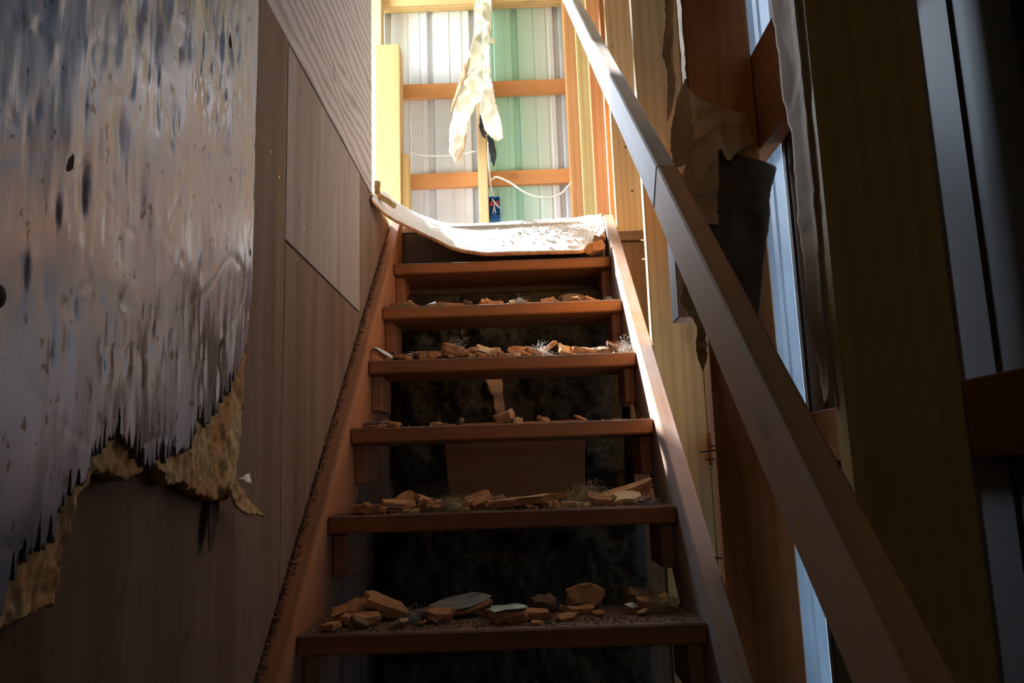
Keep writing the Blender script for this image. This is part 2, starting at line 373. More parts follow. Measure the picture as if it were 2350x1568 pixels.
# upper floor, roof, outer shell
fl = box('floor_upper', -1.3, .44, 3.03, 4.6, FLOOR2-.02, FLOOR2, SUBF, bev=0); fl['kind'] = 'structure'
fl = box('floor_upper', -1.3, -.56, -2.7, 3.03, FLOOR2-.02, FLOOR2, SUBF, bev=0); fl['kind'] = 'structure'
fl = box('floor_upper', -.56, -.4425, 2.59, 3.03, FLOOR2-.02, FLOOR2-.002, SUBF, bev=0); fl['kind'] = 'structure'
cl = box('ceiling', -.56, .58, -2.7, .95, 2.29, 2.33, DARKW, bev=0); cl['kind'] = 'structure'
cl = box('ceiling_roof', -1.55, .8, -2.75, 4.75, 4.9, 4.95, ROOFM, bev=0); cl['kind'] = 'structure'
wl = empty('wall_window_side', (-1.3, 3.7, 2.3), kind='structure')
for a in ((-2.7, 3.70, 2.3, 4.9), (3.70, 4.66, 2.3, 2.55), (3.70, 4.66, 4.75, 4.9)):
    box('sheathing_panel', -1.36, -1.3, a[0], a[1], a[2], a[3], ROOFM, wl, bev=0)
wn = empty('window_1', (-1.33, 3.7, 2.55), kind='structure')
for a in ((3.70, 3.73, 2.55, 4.75), (4.63, 4.66, 2.55, 4.75), (3.73, 4.63, 2.55, 2.58), (3.73, 4.63, 4.72, 4.75)):
    box('window_frame', -1.38, -1.28, a[0], a[1], a[2], a[3], PINE, wn)
w = box('wall_lower_left', -1.36, -1.3, -2.7, 4.7, -.1, 2.34, CONC, bev=0); w['kind'] = 'structure'
wr_ = empty('wall_rear', (0, -2.65, 0), kind='structure')
for a in ((-1.36, -.37, -.1, 4.9), (-.23, .64, -.1, 4.9), (-.37, -.23, -.1, 1.92), (-.37, -.23, 2.18, 4.9)):  # hole in the rear wall is added to let fill light in
    box('sheathing_panel', a[0], a[1], -2.7, -2.64, a[2], a[3], DARKW, wr_, bev=0)
w = box('wall_under_landing', -.56, .44, 3.06, 3.09, 0, FLOOR2-.02, DARKW, bev=0); w['kind'] = 'structure'
w = box('wall_lower_back', -1.36, .64, 4.64, 4.7, -.1, 2.2, CONC, bev=0); w['kind'] = 'structure'

# left wall: plywood panels over a frame
WL = empty('wall_left', (-.45, 1, 0), kind='structure')
def panel(y0, y1, z0, z1, x, m, t=.012):
    return box('plywood_panel', x-t, x, y0, y1, z0, z1, m, WL, bev=.0015, axis=2)
panel(-2.6, 1.612, 0, 2.352, -.44, PLYB)
panel(1.617, 2.385, 1.882, 2.336, -.440, PLYG)
panel(1.617, 2.385, 0, 1.877, -.4405, PLYB)
panel(2.386, 3.055, 0, 2.336, -.4425, PLYB)
panel(-2.6, 2.585, 2.342, 4.88, -.4385, PLYU)
for y in (-2.6, -1.4, -.2, .6, 1.59, 2.3, 2.5):
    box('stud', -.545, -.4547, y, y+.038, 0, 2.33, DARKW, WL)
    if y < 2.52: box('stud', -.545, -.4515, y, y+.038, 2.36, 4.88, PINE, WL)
panel(-2.6, 2.585, 2.36, 4.88, -.546, PLYB)
panel(-2.6, 2.74, 0, 2.33, -.546, PLYB)
for (y, z) in ((1.50, 2.03), (1.56, 2.0), (1.66, 1.79), (1.75, 1.95), (1.70, 1.86), (2.05, 1.83), (1.95, 1.70), (2.2, 2.2), (2.02, 2.25)):
    bm = bmesh.new(); bmesh.ops.create_cone(bm, cap_ends=True, segments=10, radius1=.0032, radius2=.0028, depth=.002)
    from_bm('nail_head', bm, GALV, WL, mw=Matrix.Translation((-.4392, y, z)) @ Matrix.Rotation(math.pi/2, 4, 'Y'))

# nails in the right-hand studs
def nail(p, q, m, r=.0016):
    tube('nail', [p, ((p[0]+q[0])/2, (p[1]+q[1])/2, (p[2]+q[2])/2-.0005), q], r, m, WR, 6)
for p, q in (((.445, 1.60, 1.403), (.408, 1.596, 1.400)), ((.445, 1.606, 1.385), (.420, 1.60, 1.385)), ((.445, 1.60, 1.41), (.432, 1.60, 1.412)),
             ((.442, 1.60, 1.191), (.424, 1.60, 1.194)), ((.46, 2.90, 3.02), (.46, 2.845, 3.02)), ((.46, 2.90, 2.93), (.46, 2.845, 2.93))):
    nail(p, q, IRON)
for p, q in (((.445, 2.27, 2.045), (.428, 2.27, 2.046)), ((.445, 2.27, 1.986), (.428, 2.27, 1.987))): nail(p, q, GALV, .0022)
for (x, z, y) in ((.505, 2.42, 2.869), (.54, 2.43, 2.869), (.49, 2.60, 2.869)):
    bm = bmesh.new(); bmesh.ops.create_cone(bm, cap_ends=True, segments=10, radius1=.004, radius2=.004, depth=.002)
    from_bm('nail_head', bm, IRON, WR, mw=Matrix.Translation((x, y, z)) @ Matrix.Rotation(math.pi/2, 4, 'X'))

# ------------------------------------------------------------------ staircase
RUN, RISE = .239, .2144
TR = [(2.79-RUN*i, 2.144-RISE*i) for i in range(10)]
ST = empty('staircase', (0, .64, 0), 'open-riser wooden staircase climbing to the bright upper floor', 'stairs')
SLOPE = RISE/RUN; ang = math.atan(SLOPE)
def stringer(x0, x1, y0, y1, m=None, up=0.0):
    """plank on edge: top edge 5 cm above the nosing line, cut level at the floor and plumb at the landing"""
    zt = lambda y: 2.196+up+SLOPE*(y-2.79)
    dv = .315
    prof = [(y0, max(0.0, zt(y0)-dv)), (y0, zt(y0)), (y1, zt(y1)), (y1, zt(y1)-dv)]
    yf = (0-(2.196-dv))/SLOPE+2.79
    prof = [(yf+.0, 0.0), (y0, 0.0), (y0, zt(y0)), (y1, zt(y1)), (y1, zt(y1)-dv)]
    # local frame: Z along the slope
    R = Matrix.Rotation(-(math.pi/2-ang), 3, 'X'); o = Vector(((x0+x1)/2, (y0+y1)/2, (zt(y0)+zt(y1))/2))
    Ri = R.transposed(); bm = bmesh.new()
    A = [bm.verts.new(Ri @ (Vector((x0, y, z))-o)) for y, z in prof]; B = [bm.verts.new(Ri @ (Vector((x1, y, z))-o)) for y, z in prof]
    bm.faces.new(A); bm.faces.new(B[::-1]); n = len(prof)
    for i in range(n): bm.faces.new((A[i], B[i], B[(i+1) % n], A[(i+1) % n]))
    bmesh.ops.recalc_face_normals(bm, faces=bm.faces); bmesh.ops.bevel(bm, geom=list(bm.edges), offset=.003, segments=2, affect='EDGES')
    return from_bm('stringer', bm, m or STRM, ST, mw=Matrix.Translation(o) @ R.to_4x4())
stringer(-.438, -.400, .42, 3.025)
stringer(.400, .4395, .42, 2.965, STRG, .010)
for i, (y, z) in enumerate(TR):
    box('tread', -.3995, .3995, y, y+.238, z-.040, z, TREADM, ST, bev=.004, warp=.0012)
    for s in (-1, 1):
        a, b = sorted((s*.399, s*.369))
        box('cleat', a, b, y+.055, y+.225, z-.040-.105, z-.0405, STRM, ST, bev=.002, axis=1)
box('riser_board', -.399, .399, 3.032, 3.055, 2.146, FLOOR2-.022, RISERM, ST)

# ------------------------------------------------------------------ handrail
HR = empty('handrail', (.344, .8, 0), 'weathered two-piece wooden handrail sloping along the right side', 'handrail')
def rail(y0, z0, y1, z1, name='rail', x0=.325, x1=.363, w=.0905, m=RAILM):
    a = Vector(((x0+x1)/2, y0, z0)); b = Vector(((x0+x1)/2, y1, z1)); t = (b-a).normalized(); L = (b-a).length
    sl = math.atan2(z1-z0, y1-y0); R = Matrix.Rotation(-(math.pi/2-sl), 3, 'X')
    return board(name, (a+b)/2 + R @ Vector((0, -w/2, 0)), (x1-x0, w, L), 2, m, HR, .0035, R, .0008)
# (y, z) run along the underside of each piece
k1 = .896; zA = lambda y: 1.774+k1*(y-1.367)
k2 = .864; zB = lambda y: 2.022+k2*(y-1.647)
rail(.30, zA(.30), 1.470, zA(1.470))
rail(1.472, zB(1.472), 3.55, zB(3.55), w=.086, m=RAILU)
box('bracket', .402, .4395, 1.675, 1.748, 1.692, 1.98, GREYW, HR, warp=.001)

# ------------------------------------------------------------------ foil-faced foam board on the left wall
FB = empty('foam_board', (-.42, 1.0, 1.3), 'dented silver foil-faced foam board with torn ragged bottom on left wall', 'insulation board')
FOILB = [(-.9, 1.2), (.2, 1.22), (.681, 1.246), (.713, 1.255), (.728, 1.286), (.75, 1.31), (.788, 1.315), (.797, 1.335), (.812, 1.365), (.84, 1.378), (.859, 1.399), (.88, 1.421), (.908, 1.427), (.941, 1.406), (.964, 1.393), (1.005, 1.396), (1.048, 1.408), (1.102, 1.421), (1.122, 1.453), (1.177, 1.46), (1.201, 1.488), (1.245, 1.513), (1.271, 1.544), (1.299, 1.581), (1.318, 1.62), (1.332, 1.70)]
COREB = [(-.9, 1.18), (.2, 1.2), (.722, 1.246), (.758, 1.254), (.806, 1.257), (.813, 1.296), (.827, 1.351), (.87, 1.387), (.902, 1.385), (.933, 1.376), (.964, 1.385), (.998, 1.397), (1.022, 1.388), (1.049, 1.37), (1.089, 1.374), (1.134, 1.358), (1.199, 1.347), (1.252, 1.342), (1.285, 1.358), (1.298, 1.40), (1.306, 1.45), (1.316, 1.50), (1.326, 1.58), (1.333, 1.66)]
def interp(pl, y):
    if y <= pl[0][0]: return pl[0][1]
    for (a, za), (b, zb) in zip(pl, pl[1:]):
        if y <= b: return za+(zb-za)*(y-a)/(b-a)
    return pl[-1][1]
random.seed(3)
DENTS = [(random.uniform(.55, 1.31), random.uniform(1.5, 2.2), random.uniform(.006, .022), random.uniform(.012, .045), random.choice((-1, -1, 1))*random.uniform(.0015, .0045)) for _ in range(90)]
DENTS += [(random.uniform(.6, 1.32), random.uniform(1.50, 2.25), random.uniform(.0035, .009), random.uniform(.006, .022), random.choice((-1, -1, 1))*random.uniform(.0008, .0034)) for _ in range(330)]
DENTS += [(random.gauss(1.2, .07), random.gauss(1.98, .1), random.uniform(.002, .006), random.uniform(.006, .016), -random.uniform(.0015, .004)) for _ in range(60)]
DENTS += [(.80, 1.70, .013, .03, -.010), (.765, 1.74, .02, .03, .006), (.93, 1.73, .01, .04, -.006), (.965, 1.69, .012, .045, .006), (.90, 1.585, .03, .028, .007), (.90, 1.585, .018, .016, -.008), (1.12, 1.68, .01, .018, -.006), (1.20, 2.08, .012, .024, -.009), (1.17, 2.06, .012, .03, .005)]
ys = []
y = -.9
while y < .55: ys.append(y); y += .05
while y < 1.3325: ys.append(y); y += .0016
ys.append(1.3325)
NZ = 110; ZT = 2.352
def column_sheet(name, bot, front, back, m, parent, ys, zs, smooth=True):
    """upright sheet with a torn lower edge bot(y): a regular grid whose rows are cut off at the tear"""
    bm = bmesh.new(); F = []; B = []; nz = len(zs)-1
    for y in ys:
        zb = bot(y); k = max(j for j in range(nz+1) if zs[j] <= zb or j == 0)
        F.append((k, [None]*k+[bm.verts.new((front(y, max(zs[j], zb)), y, max(zs[j], zb))) for j in range(k, nz+1)]))
        B.append([bm.verts.new((back, y, zb)), bm.verts.new((back, y, zs[-1]))])
    for i in range(len(ys)-1):
        (ka, A), (kb, C) = F[i], F[i+1]
        for j in range(min(ka, kb), nz):
            p = [A[max(j, ka)], A[max(j+1, ka)], C[max(j+1, kb)], C[max(j, kb)]]
            q = [v for t, v in enumerate(p) if v not in p[:t]]
            if len(q) > 2: bm.faces.new(q)
        bm.faces.new((A[ka], C[kb], B[i+1][0], B[i][0])); bm.faces.new((A[nz], B[i][1], B[i+1][1], C[nz]))
        bm.faces.new((B[i][0], B[i+1][0], B[i+1][1], B[i][1]))
    for i in (0, -1):
        f = [v for v in F[i][1] if v]+[B[i][1], B[i][0]]; bm.faces.new(f if i == -1 else f[::-1])
    bmesh.ops.recalc_face_normals(bm, faces=bm.faces)
    c = Vector((-.42, 1.0, 1.7))
    for v in bm.verts: v.co -= c
    return from_bm(name, bm, m, parent, smooth, Matrix.Translation(c))
ZF = [1.15+.005*k for k in range(227)]+[2.285]
SPIKES = [(random.uniform(.70, 1.26), random.uniform(.002, .0045), random.uniform(.012, .042)) for _ in range(70)]
def foil_bottom(y):
    z = interp(FOILB, y)
    t = noise.noise(Vector((y*260, 0, 0)))*.011+noise.noise(Vector((y*620, 4, 0)))*.006
    t2 = max(0, noise.noise(Vector((y*130, 9, 0))))*.016
    for c, w_, h_ in SPIKES:
        if abs(y-c) < w_: t2 = max(t2, h_*(1-abs(y-c)/w_)**.7)
    return z+(t+t2 if y > .6 else 0)
def foil_front(y, z):
    x = -.4105
    for dy, dz, sy, sz, h in DENTS:
        a = (y-dy)/sy; b = (z-dz)/sz
        if abs(a) < 2.5 and abs(b) < 2.5: x += .40*h*math.exp(-(a*a+b*b))
    x += noise.noise(Vector((y*26, z*9, 3)))*.0008+noise.noise(Vector((y*7, z*4, 1)))*.003+noise.noise(Vector((y*70, z*16, 3)))*.0003
    q = noise.noise(Vector((y*5+2, z*7, 8))); x -= .0007*math.exp(-(q/.03)**2)
    return x
column_sheet('foil_facing', foil_bottom, foil_front, -.4175, FOIL, FB, ys, ZF)
def core_bottom(y): return interp(COREB, y)+(noise.noise(Vector((y*120, 2, 0)))*.007+noise.noise(Vector((y*330, 7, 0)))*.003 if y > .6 else 0)
def core_front(y, z):
    return -.4165+(noise.noise(Vector((y*38, z*38, 2)))*.007+noise.noise(Vector((y*110, z*110, 5)))*.0035+noise.noise(Vector((y*260, z*260, 5)))*.0014-max(0, z-interp(FOILB, y))*.5 if z < 1.66 and y > .6 else -.002)
fc = column_sheet('foam_core', core_bottom, core_front, -.4385, FOAMY, FB, [v for v in ys if v < 1.331][::2], [1.15+.004*k for k in range(150)]+[2.285])
# curled scraps hanging from the tear
def yz(x, tilt=0.0): return lambda u, v, w: (x+w+tilt*(1.40-v), u, v)
paper('torn_flap', [(1.225, 1.366), (1.25, 1.337), (1.289, 1.318), (1.345, 1.316), (1.392, 1.306), (1.352, 1.322), (1.318, 1.338), (1.285, 1.362), (1.262, 1.372)], yz(-.414, .25), FOAMY, FB, .003, .006, 40, .004, 1)
fl_ = paper('foil_curl', [(1.255, 1.374), (1.318, 1.385), (1.322, 1.372), (1.311, 1.362), (1.29, 1.372)], yz(-.402, .1), SILVER, FB, .003, .005, 50, .0008, 2)
paper('torn_flap', [(1.225, 1.35), (1.255, 1.342), (1.24, 1.29), (1.222, 1.262), (1.215, 1.31)], yz(-.432, .05), KRAFTD, FB, .003, .003, 40, .001, 3)
for (hy, hz, ha, hb, hr) in ((1.205, 2.10, .0045, .013, .3), (.772, 1.705, .0045, .011, -.4), (1.318, 1.765, .0015, .006, .2)):
    bm = bmesh.new(); bmesh.ops.create_circle(bm, cap_ends=True, segments=14, radius=1)
    for v in bm.verts: v.co = Vector((0, v.co.x*ha*(1+.7*noise.noise(v.co*3)), v.co.y*hb*(1+.3*noise.noise(v.co*3+Vector((4, 4, 4))))))
    e = bmesh.ops.extrude_face_region(bm, geom=list(bm.faces))
    for v in e['geom']:
        if isinstance(v, bmesh.types.BMVert): v.co.x += .0015
    from_bm('torn_hole', bm, BLACKW, FB, mw=Matrix.Translation((foil_front(hy, hz)-.0008, hy, hz)) @ Matrix.Rotation(hr, 4, 'X'))

bm = bmesh.new(); bmesh.ops.create_uvsphere(bm, u_segments=18, v_segments=12, radius=.013)
for v in bm.verts: v.co.x *= .7; v.co *= 1+.12*noise.noise(v.co*60)
kb = from_bm('knob', bm, BLACKW, None, True, Matrix.Translation((-.398, .652, 1.535))); tag(kb, 'small dark rounded knob on the foil at the left edge', 'knob')

# ------------------------------------------------------------------ sagging white-faced board over the top tread
SP = empty('fallen_board', (0, 2.9, 2.2), 'sagging white-faced foam board slumped across the top of the stairs', 'insulation board')
FE = [(-.436, 2.56, 2.300), (-.40, 2.66, 2.278), (-.323, 2.76, 2.256), (-.25, 2.78, 2.222), (-.179, 2.79, 2.187), (-.11, 2.79, 2.168), (-.035, 2.785, 2.158), (.10, 2.785, 2.156), (.222, 2.785, 2.156), (.30, 2.80, 2.160), (.36, 2.84, 2.185), (.395, 2.87, 2.225)]
BE = [(-.436, 2.86, 2.432), (-.41, 2.95, 2.425), (-.355, 3.05, 2.418), (-.29, 3.10, 2.402), (-.235, 3.12, 2.390), (-.16, 3.13, 2.388), (-.05, 3.13, 2.386), (.08, 3.13, 2.39), (.20, 3.13, 2.392), (.30, 3.12, 2.392), (.36, 3.09, 2.386), (.398, 3.04, 2.376)]
def sheet_pt(u, v):
    k = u*(len(FE)-1); i = min(int(k), len(FE)-2); t = k-i
    def cr(P):
        a, b, c, d = (Vector(P[max(i-1, 0)]), Vector(P[i]), Vector(P[i+1]), Vector(P[min(i+2, len(P)-1)]))
        return .5*((2*b)+(c-a)*t+(2*a-5*b+4*c-d)*t*t+(3*b-a-3*c+d)*t**3)
    f, b = cr(FE), cr(BE); p = f.lerp(b, v); p.z += .012*math.sin(math.pi*v)
    return p
def sheet(name, off, th, m, rag, seed, inset):
    NU, NV = 150, 44; bm = bmesh.new(); T = []; Bm = []
    for i in range(NU+1):
        a = []; b = []
        for j in range(NV+1):
            u = i/NU; v = inset+(1-2*inset)*j/NV
            r = rag*(noise.noise(Vector((u*40, seed, 0)))+.6*noise.noise(Vector((u*110, seed, 3))))
            if j == 0:
                v += abs(r)+(.30*max(0, (u-.86)/.14)**.6*(.6+.8*abs(noise.noise(Vector((u*60, 1, 1))))) if seed == 2 and u > .86 else 0)
            if j == NV: v -= abs(r)
            if seed == 2 and u > .86 and 0 < j < 14: v = max(v, inset+.01+.30*((u-.86)/.14)**.6*(.6+.8*abs(noise.noise(Vector((u*60, 1, 1)))))+j*.002)
            p = sheet_pt(u, v); hn = noise.noise(p*14)*.003+noise.noise(p*45)*.0012
            if u > .6: hn += max(0, noise.noise(p*30+Vector((3, 1, 2))))*.010*min(1, (u-.6)*4)
            a.append(bm.verts.new(p+Vector((0, 0, off+hn-SPz(p))))); b.append(bm.verts.new(p+Vector((0, 0, off-th+hn*.7-SPz(p)))))
        T.append(a); Bm.append(b)
    for i in range(NU):
        for j in range(NV):
            bm.faces.new((T[i][j], T[i+1][j], T[i+1][j+1], T[i][j+1])); bm.faces.new((Bm[i][j], Bm[i][j+1], Bm[i+1][j+1], Bm[i+1][j]))
        for j in (0, NV):
            f = (T[i][j], Bm[i][j], Bm[i+1][j], T[i+1][j]); bm.faces.new(f if j == 0 else f[::-1])
    for i in (0, NU):
        for j in range(NV):
            f = (T[i][j], T[i][j+1], Bm[i][j+1], Bm[i][j]); bm.faces.new(f if i == 0 else f[::-1])
    bmesh.ops.recalc_face_normals(bm, faces=bm.faces)
    c = Vector((0, 2.9, 2.25))
    for v in bm.verts: v.co -= c
    return from_bm(name, bm, m, SP, True, Matrix.Translation(c))
SPz = lambda p: 0
sheet('facing', .0145, .0022, WHITEF, .02, 2, 0)
sheet('core', .0120, .0115, FOAM, .014, 5, .004)

# ------------------------------------------------------------------ torn paper, box and cables on the back wall
xz = lambda y, k=0: (lambda u, v, w: (u, y-w, v))
HP = empty('hanging_paper', (-.13, 4.45, 3.2), 'torn cream building paper hanging from the middle stud of back wall', 'paper')
paper('paper_lobe', [(-.135, 4.45), (-.085, 4.45), (-.10, 3.98), (-.105, 3.83), (-.085, 3.72), (-.10, 3.60), (-.155, 3.57), (-.20, 3.48), (-.235, 3.32), (-.255, 3.235), (-.288, 3.213), (-.331, 3.284), (-.322, 3.42), (-.29, 3.56), (-.255, 3.72), (-.20, 3.88), (-.165, 4.02)], xz(4.44), PAPERW, HP, .007, .026, 5.5, .0012, 4, .006)
paper('paper_lobe', [(-.115, 4.45), (-.05, 4.45), (-.045, 4.15), (-.06, 3.98), (-.065, 3.86), (-.06, 3.72), (-.04, 3.58), (-.012, 3.45), (.003, 3.335), (-.035, 3.315), (-.075, 3.345), (-.11, 3.40), (-.135, 3.50), (-.125, 3.60), (-.11, 3.70), (-.105, 3.9)], xz(4.40), PAPERW, HP, .007, .026, 6, .0012, 6, .006)
paper('paper_fold', [(-.215, 3.845), (-.185, 3.88), (-.20, 3.78), (-.265, 3.62), (-.305, 3.52), (-.31, 3.555), (-.275, 3.66)], xz(4.41), KRAFT, HP, .008, .012, 12, .0012, 7, .005)
paper('paper_fold', [(-.14, 3.52), (-.115, 3.55), (-.10, 3.44), (-.105, 3.36), (-.135, 3.39), (-.145, 3.45)], xz(4.455), BLACKW, HP, .006, .01, 12, .0012, 8, .008)
paper('paper_fold', [(-.29, 3.21), (-.255, 3.235), (-.225, 3.33), (-.215, 3.41), (-.245, 3.33), (-.275, 3.27)], xz(4.42), KRAFT, HP, .006, .01, 12, .0012, 9, .004)
paper('paper_fold', [(-.10, 3.40), (-.06, 3.36), (-.045, 3.27), (-.06, 3.18), (-.075, 3.20), (-.09, 3.30)], xz(4.47), BLACKW, HP, .006, .01, 12, .0012, 11, .01)
paper('paper_fold', [(-.075, 3.99), (-.02, 3.955), (-.035, 3.93), (-.07, 3.94)], xz(4.37), PAPERW, HP, .006, .01, 12, .0012, 12, .004)

EB = empty('junction_box', (-.07, 4.6, 2.9), 'small blue plastic electrical box with loose wires beside middle stud', 'electrical box')
for a in ((-.105, -.101, 4.54, 4.598, 2.905, 3.03), (-.039, -.035, 4.54, 4.598, 2.905, 3.03), (-.101, -.039, 4.54, 4.598, 2.905, 2.909), (-.101, -.039, 4.54, 4.598, 3.026, 3.03), (-.101, -.039, 4.594, 4.598, 2.909, 3.026)):
    box('box_wall', *a, BLUEP, EB, bev=.0008)
box('mounting_ear', -.103, -.037, 4.56, 4.596, 2.882, 2.903, BLUEP, EB, bev=.001)
for z in (2.913, 3.019): box('screw_tab', -.077, -.063, 4.539, 4.545, z, z+.010, BLUEP, EB, bev=.002)
for x, z in ((-.088, 2.99), (-.050, 2.995)):
    bm = bmesh.new(); bmesh.ops.create_cone(bm, cap_ends=True, segments=10, radius1=.0095, radius2=.006, depth=.032)
    from_bm('wire_nut', bm, REDP, EB, True, Matrix.Translation((x, 4.555, z)) @ Matrix.Rotation(.2, 4, 'Y'))
for pts in (((-.085, 4.552, 3.022), (-.068, 4.545, 2.99), (-.047, 4.538, 2.962)), ((-.070, 4.548, 2.985), (-.074, 4.545, 2.95), (-.082, 4.54, 2.922)), ((-.070, 4.55, 2.985), (-.068, 4.545, 2.95), (-.061, 4.54, 2.925)), ((-.080, 4.55, 3.018), (-.05, 4.545, 2.975), (-.033, 4.535, 2.95))):
    tube('wire', pts, .0028, CABLE, EB, 6)
t = tube('cable', [(-.586, 4.53, 3.330), (-.50, 4.55, 3.315), (-.391, 4.56, 3.312), (-.28, 4.56, 3.314), (-.172, 4.55, 3.330)], .0055, CABLE); tag(t, 'pale cable stretched from knotty post behind hanging paper', 'cable')
t = tube('cable', [(-.095, 4.50, 3.32), (-.093, 4.51, 3.20), (-.088, 4.53, 3.135), (-.049, 4.53, 3.150), (.029, 4.54, 3.116), (.132, 4.56, 3.050), (.25, 4.57, 3.022), (.343, 4.56, 3.044), (.425, 4.50, 3.120)], .0065, CABLE); tag(t, 'white cable sagging in a loop to right of middle stud', 'cable')
t = tube('cable', [(-.092, 4.49, 3.42), (-.096, 4.50, 3.25), (-.092, 4.52, 3.14), (-.085, 4.54, 3.08), (-.072, 4.56, 3.032)], .0055, CABLE); tag(t, 'white cable running down the middle stud into the blue box', 'cable')

# ------------------------------------------------------------------ kraft paper on the right-hand studs
KP = empty('kraft_flap', (.47, 1.57, 1.9), 'crumpled brown kraft paper flap with black printing hanging beside handrail', 'paper')
paper('paper_strip', [(.424, 2.184), (.40, 2.13), (.384, 2.062), (.381, 2.02), (.388, 1.985), (.402, 1.985), (.418, 1.995), (.420, 2.012), (.429, 2.025), (.431, 2.06), (.428, 2.12)], xz(1.545), KRAFT, KP, .003, .006, 25, .0008, 21, .002)
paper('paper_sheet', [(.424, 2.184), (.45, 2.15), (.484, 2.121), (.51, 2.115), (.557, 2.106), (.552, 2.09), (.565, 2.04), (.545, 2.03), (.522, 2.015), (.501, 1.992), (.479, 2.02), (.477, 1.95), (.472, 1.86), (.44, 1.87), (.404, 1.90), (.40, 1.96), (.428, 2.03)], xz(1.56), KRAFT, KP, .003, .013, 16, .0008, 22, .002,
      lambda u, v: .02*math.exp(-((u-.485)/.012)**2)*(1 if v < 2.1 else .2))
for i, pts in enumerate((((.527, 2.085), (.535, 2.098), (.556, 2.093)), ((.53, 2.078), (.545, 2.06), (.555, 2.055)), ((.551, 2.082), (.56, 2.07), (.563, 2.058)))):
    pass
KD = empty('kraft_sheet', (.52, 1.58, 1.7), 'dark brown kraft insulation facing draped over the stud behind handrail', 'paper')
paper('paper_sheet', [(.445, 2.03), (.487, 2.035), (.587, 2.003), (.611, 1.989), (.592, 1.933), (.588, 1.885), (.57, 1.80), (.552, 1.70), (.535, 1.60), (.50, 1.55), (.455, 1.58), (.445, 1.8)], xz(1.584), KRAFTD, KD, .003, .0022, 14, .0008, 23, .002)
random.seed(5)
bm = bmesh.new()
for r in range(6):
    x = .497
    zz = 1.975-r*.0135-(.018 if r > 3 else 0)
    while x < .575:
        w = random.uniform(.004, .013); h = .0035 if r < 4 else .006
        if random.random() < .85:
            vs = [bm.verts.new((x+a, 1.5805, zz-(x-.497)*.12+b)) for a, b in ((0, 0), (w, -.001), (w, h-.001), (0, h))]; bm.faces.new(vs)
        x += w+.0025
tag(from_bm('faded_print', bm, INK, KD), kind='stuff')
TP = paper('kraft_strip', [(.398, 2.55), (.425, 2.55), (.423, 2.384), (.412, 2.26), (.414, 2.19), (.40, 2.13), (.390, 2.105), (.394, 2.16), (.398, 2.22), (.388, 2.27), (.394, 2.30), (.403, 2.36)], xz(1.60), KRAFT, None, .003, .006, 20, .0008, 24, .004); tag(TP, 'ragged orange-brown paper strip torn along the stud edge above handrail', 'paper')
TP = paper('kraft_strip', [(1.583, 2.62), (1.622, 2.62), (1.626, 2.4), (1.618, 2.3), (1.627, 2.19), (1.605, 2.11), (1.59, 2.10), (1.586, 2.3)], lambda u, v, w: (.4375-abs(w), u, v), KRAFT, None, .003, .003, 20, .0008, 27, .003); tag(TP, 'narrow brown paper strip stapled over the stud edge above crumpled kraft flap', 'paper')
TP = paper('kraft_scrap', [(.386, 1.712), (.405, 1.68), (.418, 1.653), (.414, 1.61), (.424, 1.556), (.436, 1.595), (.437, 1.74), (.40, 1.75)], xz(1.584), KRAFT, None, .003, .006, 25, .0008, 25, .004); tag(TP, 'ragged brown paper scrap below the grey bracket behind handrail', 'paper')
def fl1(u, v, w): return (.4375-abs(w)*.6-.010*max(0, (u-.975)/.05), u, v)
TP = paper('kraft_flange', [(.95, 2.2), (1.02, 2.2), (1.022, 2.0), (1.014, 1.92), (1.012, 1.84), (1.0, 1.80), (1.008, 1.70), (1.002, 1.62), (.995, 1.52), (.985, 1.44), (.97, 1.45), (.965, 1.6), (.958, 1.74), (.955, 1.9)], fl1, KRAFT, None, .004, .006, 9, .0008, 26, .003); tag(TP, 'wavy brown paper flange running down the nearest dark stud', 'paper')

# ------------------------------------------------------------------ debris on the treads
def chunk_mesh(seed, w, d, h, rough=.25):
    """broken piece of foam board: two flat faces, ragged broken sides"""
    rnd = random.Random(seed); n = rnd.randint(9, 13); bm = bmesh.new()
    A = sorted(2*math.pi*(k+rnd.uniform(-.35, .35))/n for k in range(n))
    sq = lambda a: 1/max(abs(math.cos(a)), abs(math.sin(a)))
    Rr = [min(sq(a), 1.25)*rnd.uniform(.62, 1.0) for a in A]
    def ring(s, z): return [bm.verts.new((w/2*r*s*math.cos(a)*rnd.uniform(.88, 1.08), d/2*r*s*math.sin(a)*rnd.uniform(.88, 1.08), z+rnd.uniform(-.1, .1)*h)) for a, r in zip(A, Rr)]
    rs = [ring(.94, -h*.5), ring(1.0, 0), ring(.95, h*.5)]
    for a, b in zip(rs, rs[1:]):
        for k in range(n): bm.faces.new((a[k], a[(k+1) % n], b[(k+1) % n], b[k]))
    c0 = bm.verts.new((0, 0, -h*.45)); c1 = bm.verts.new((rnd.uniform(-.2, .2)*w, rnd.uniform(-.2, .2)*d, h*.5*rnd.uniform(.7, 1.1)))
    for k in range(n): bm.faces.new((rs[0][(k+1) % n], rs[0][k], c0)); bm.faces.new((rs[2][k], rs[2][(k+1) % n], c1))
    bmesh.ops.subdivide_edges(bm, edges=bm.edges, cuts=1, use_grid_fill=True)
    q0 = Vector((seed*1.7, 0, 0)); curl = rnd.uniform(-1, 1)*.18/max(w, .03)*h
    for v in bm.verts:
        v.co += Vector((noise.noise(v.co*110+q0), noise.noise(v.co*110+q0+Vector((7, 0, 0))), noise.noise(v.co*110+q0+Vector((0, 7, 0)))*.7))*.10*min(h, .02)*2
        v.co.z += curl*(v.co.x/(w/2))**2*w*.5
    me = bpy.data.meshes.new('foam_chunk'); bm.to_mesh(me); bm.free(); return me, A, Rr
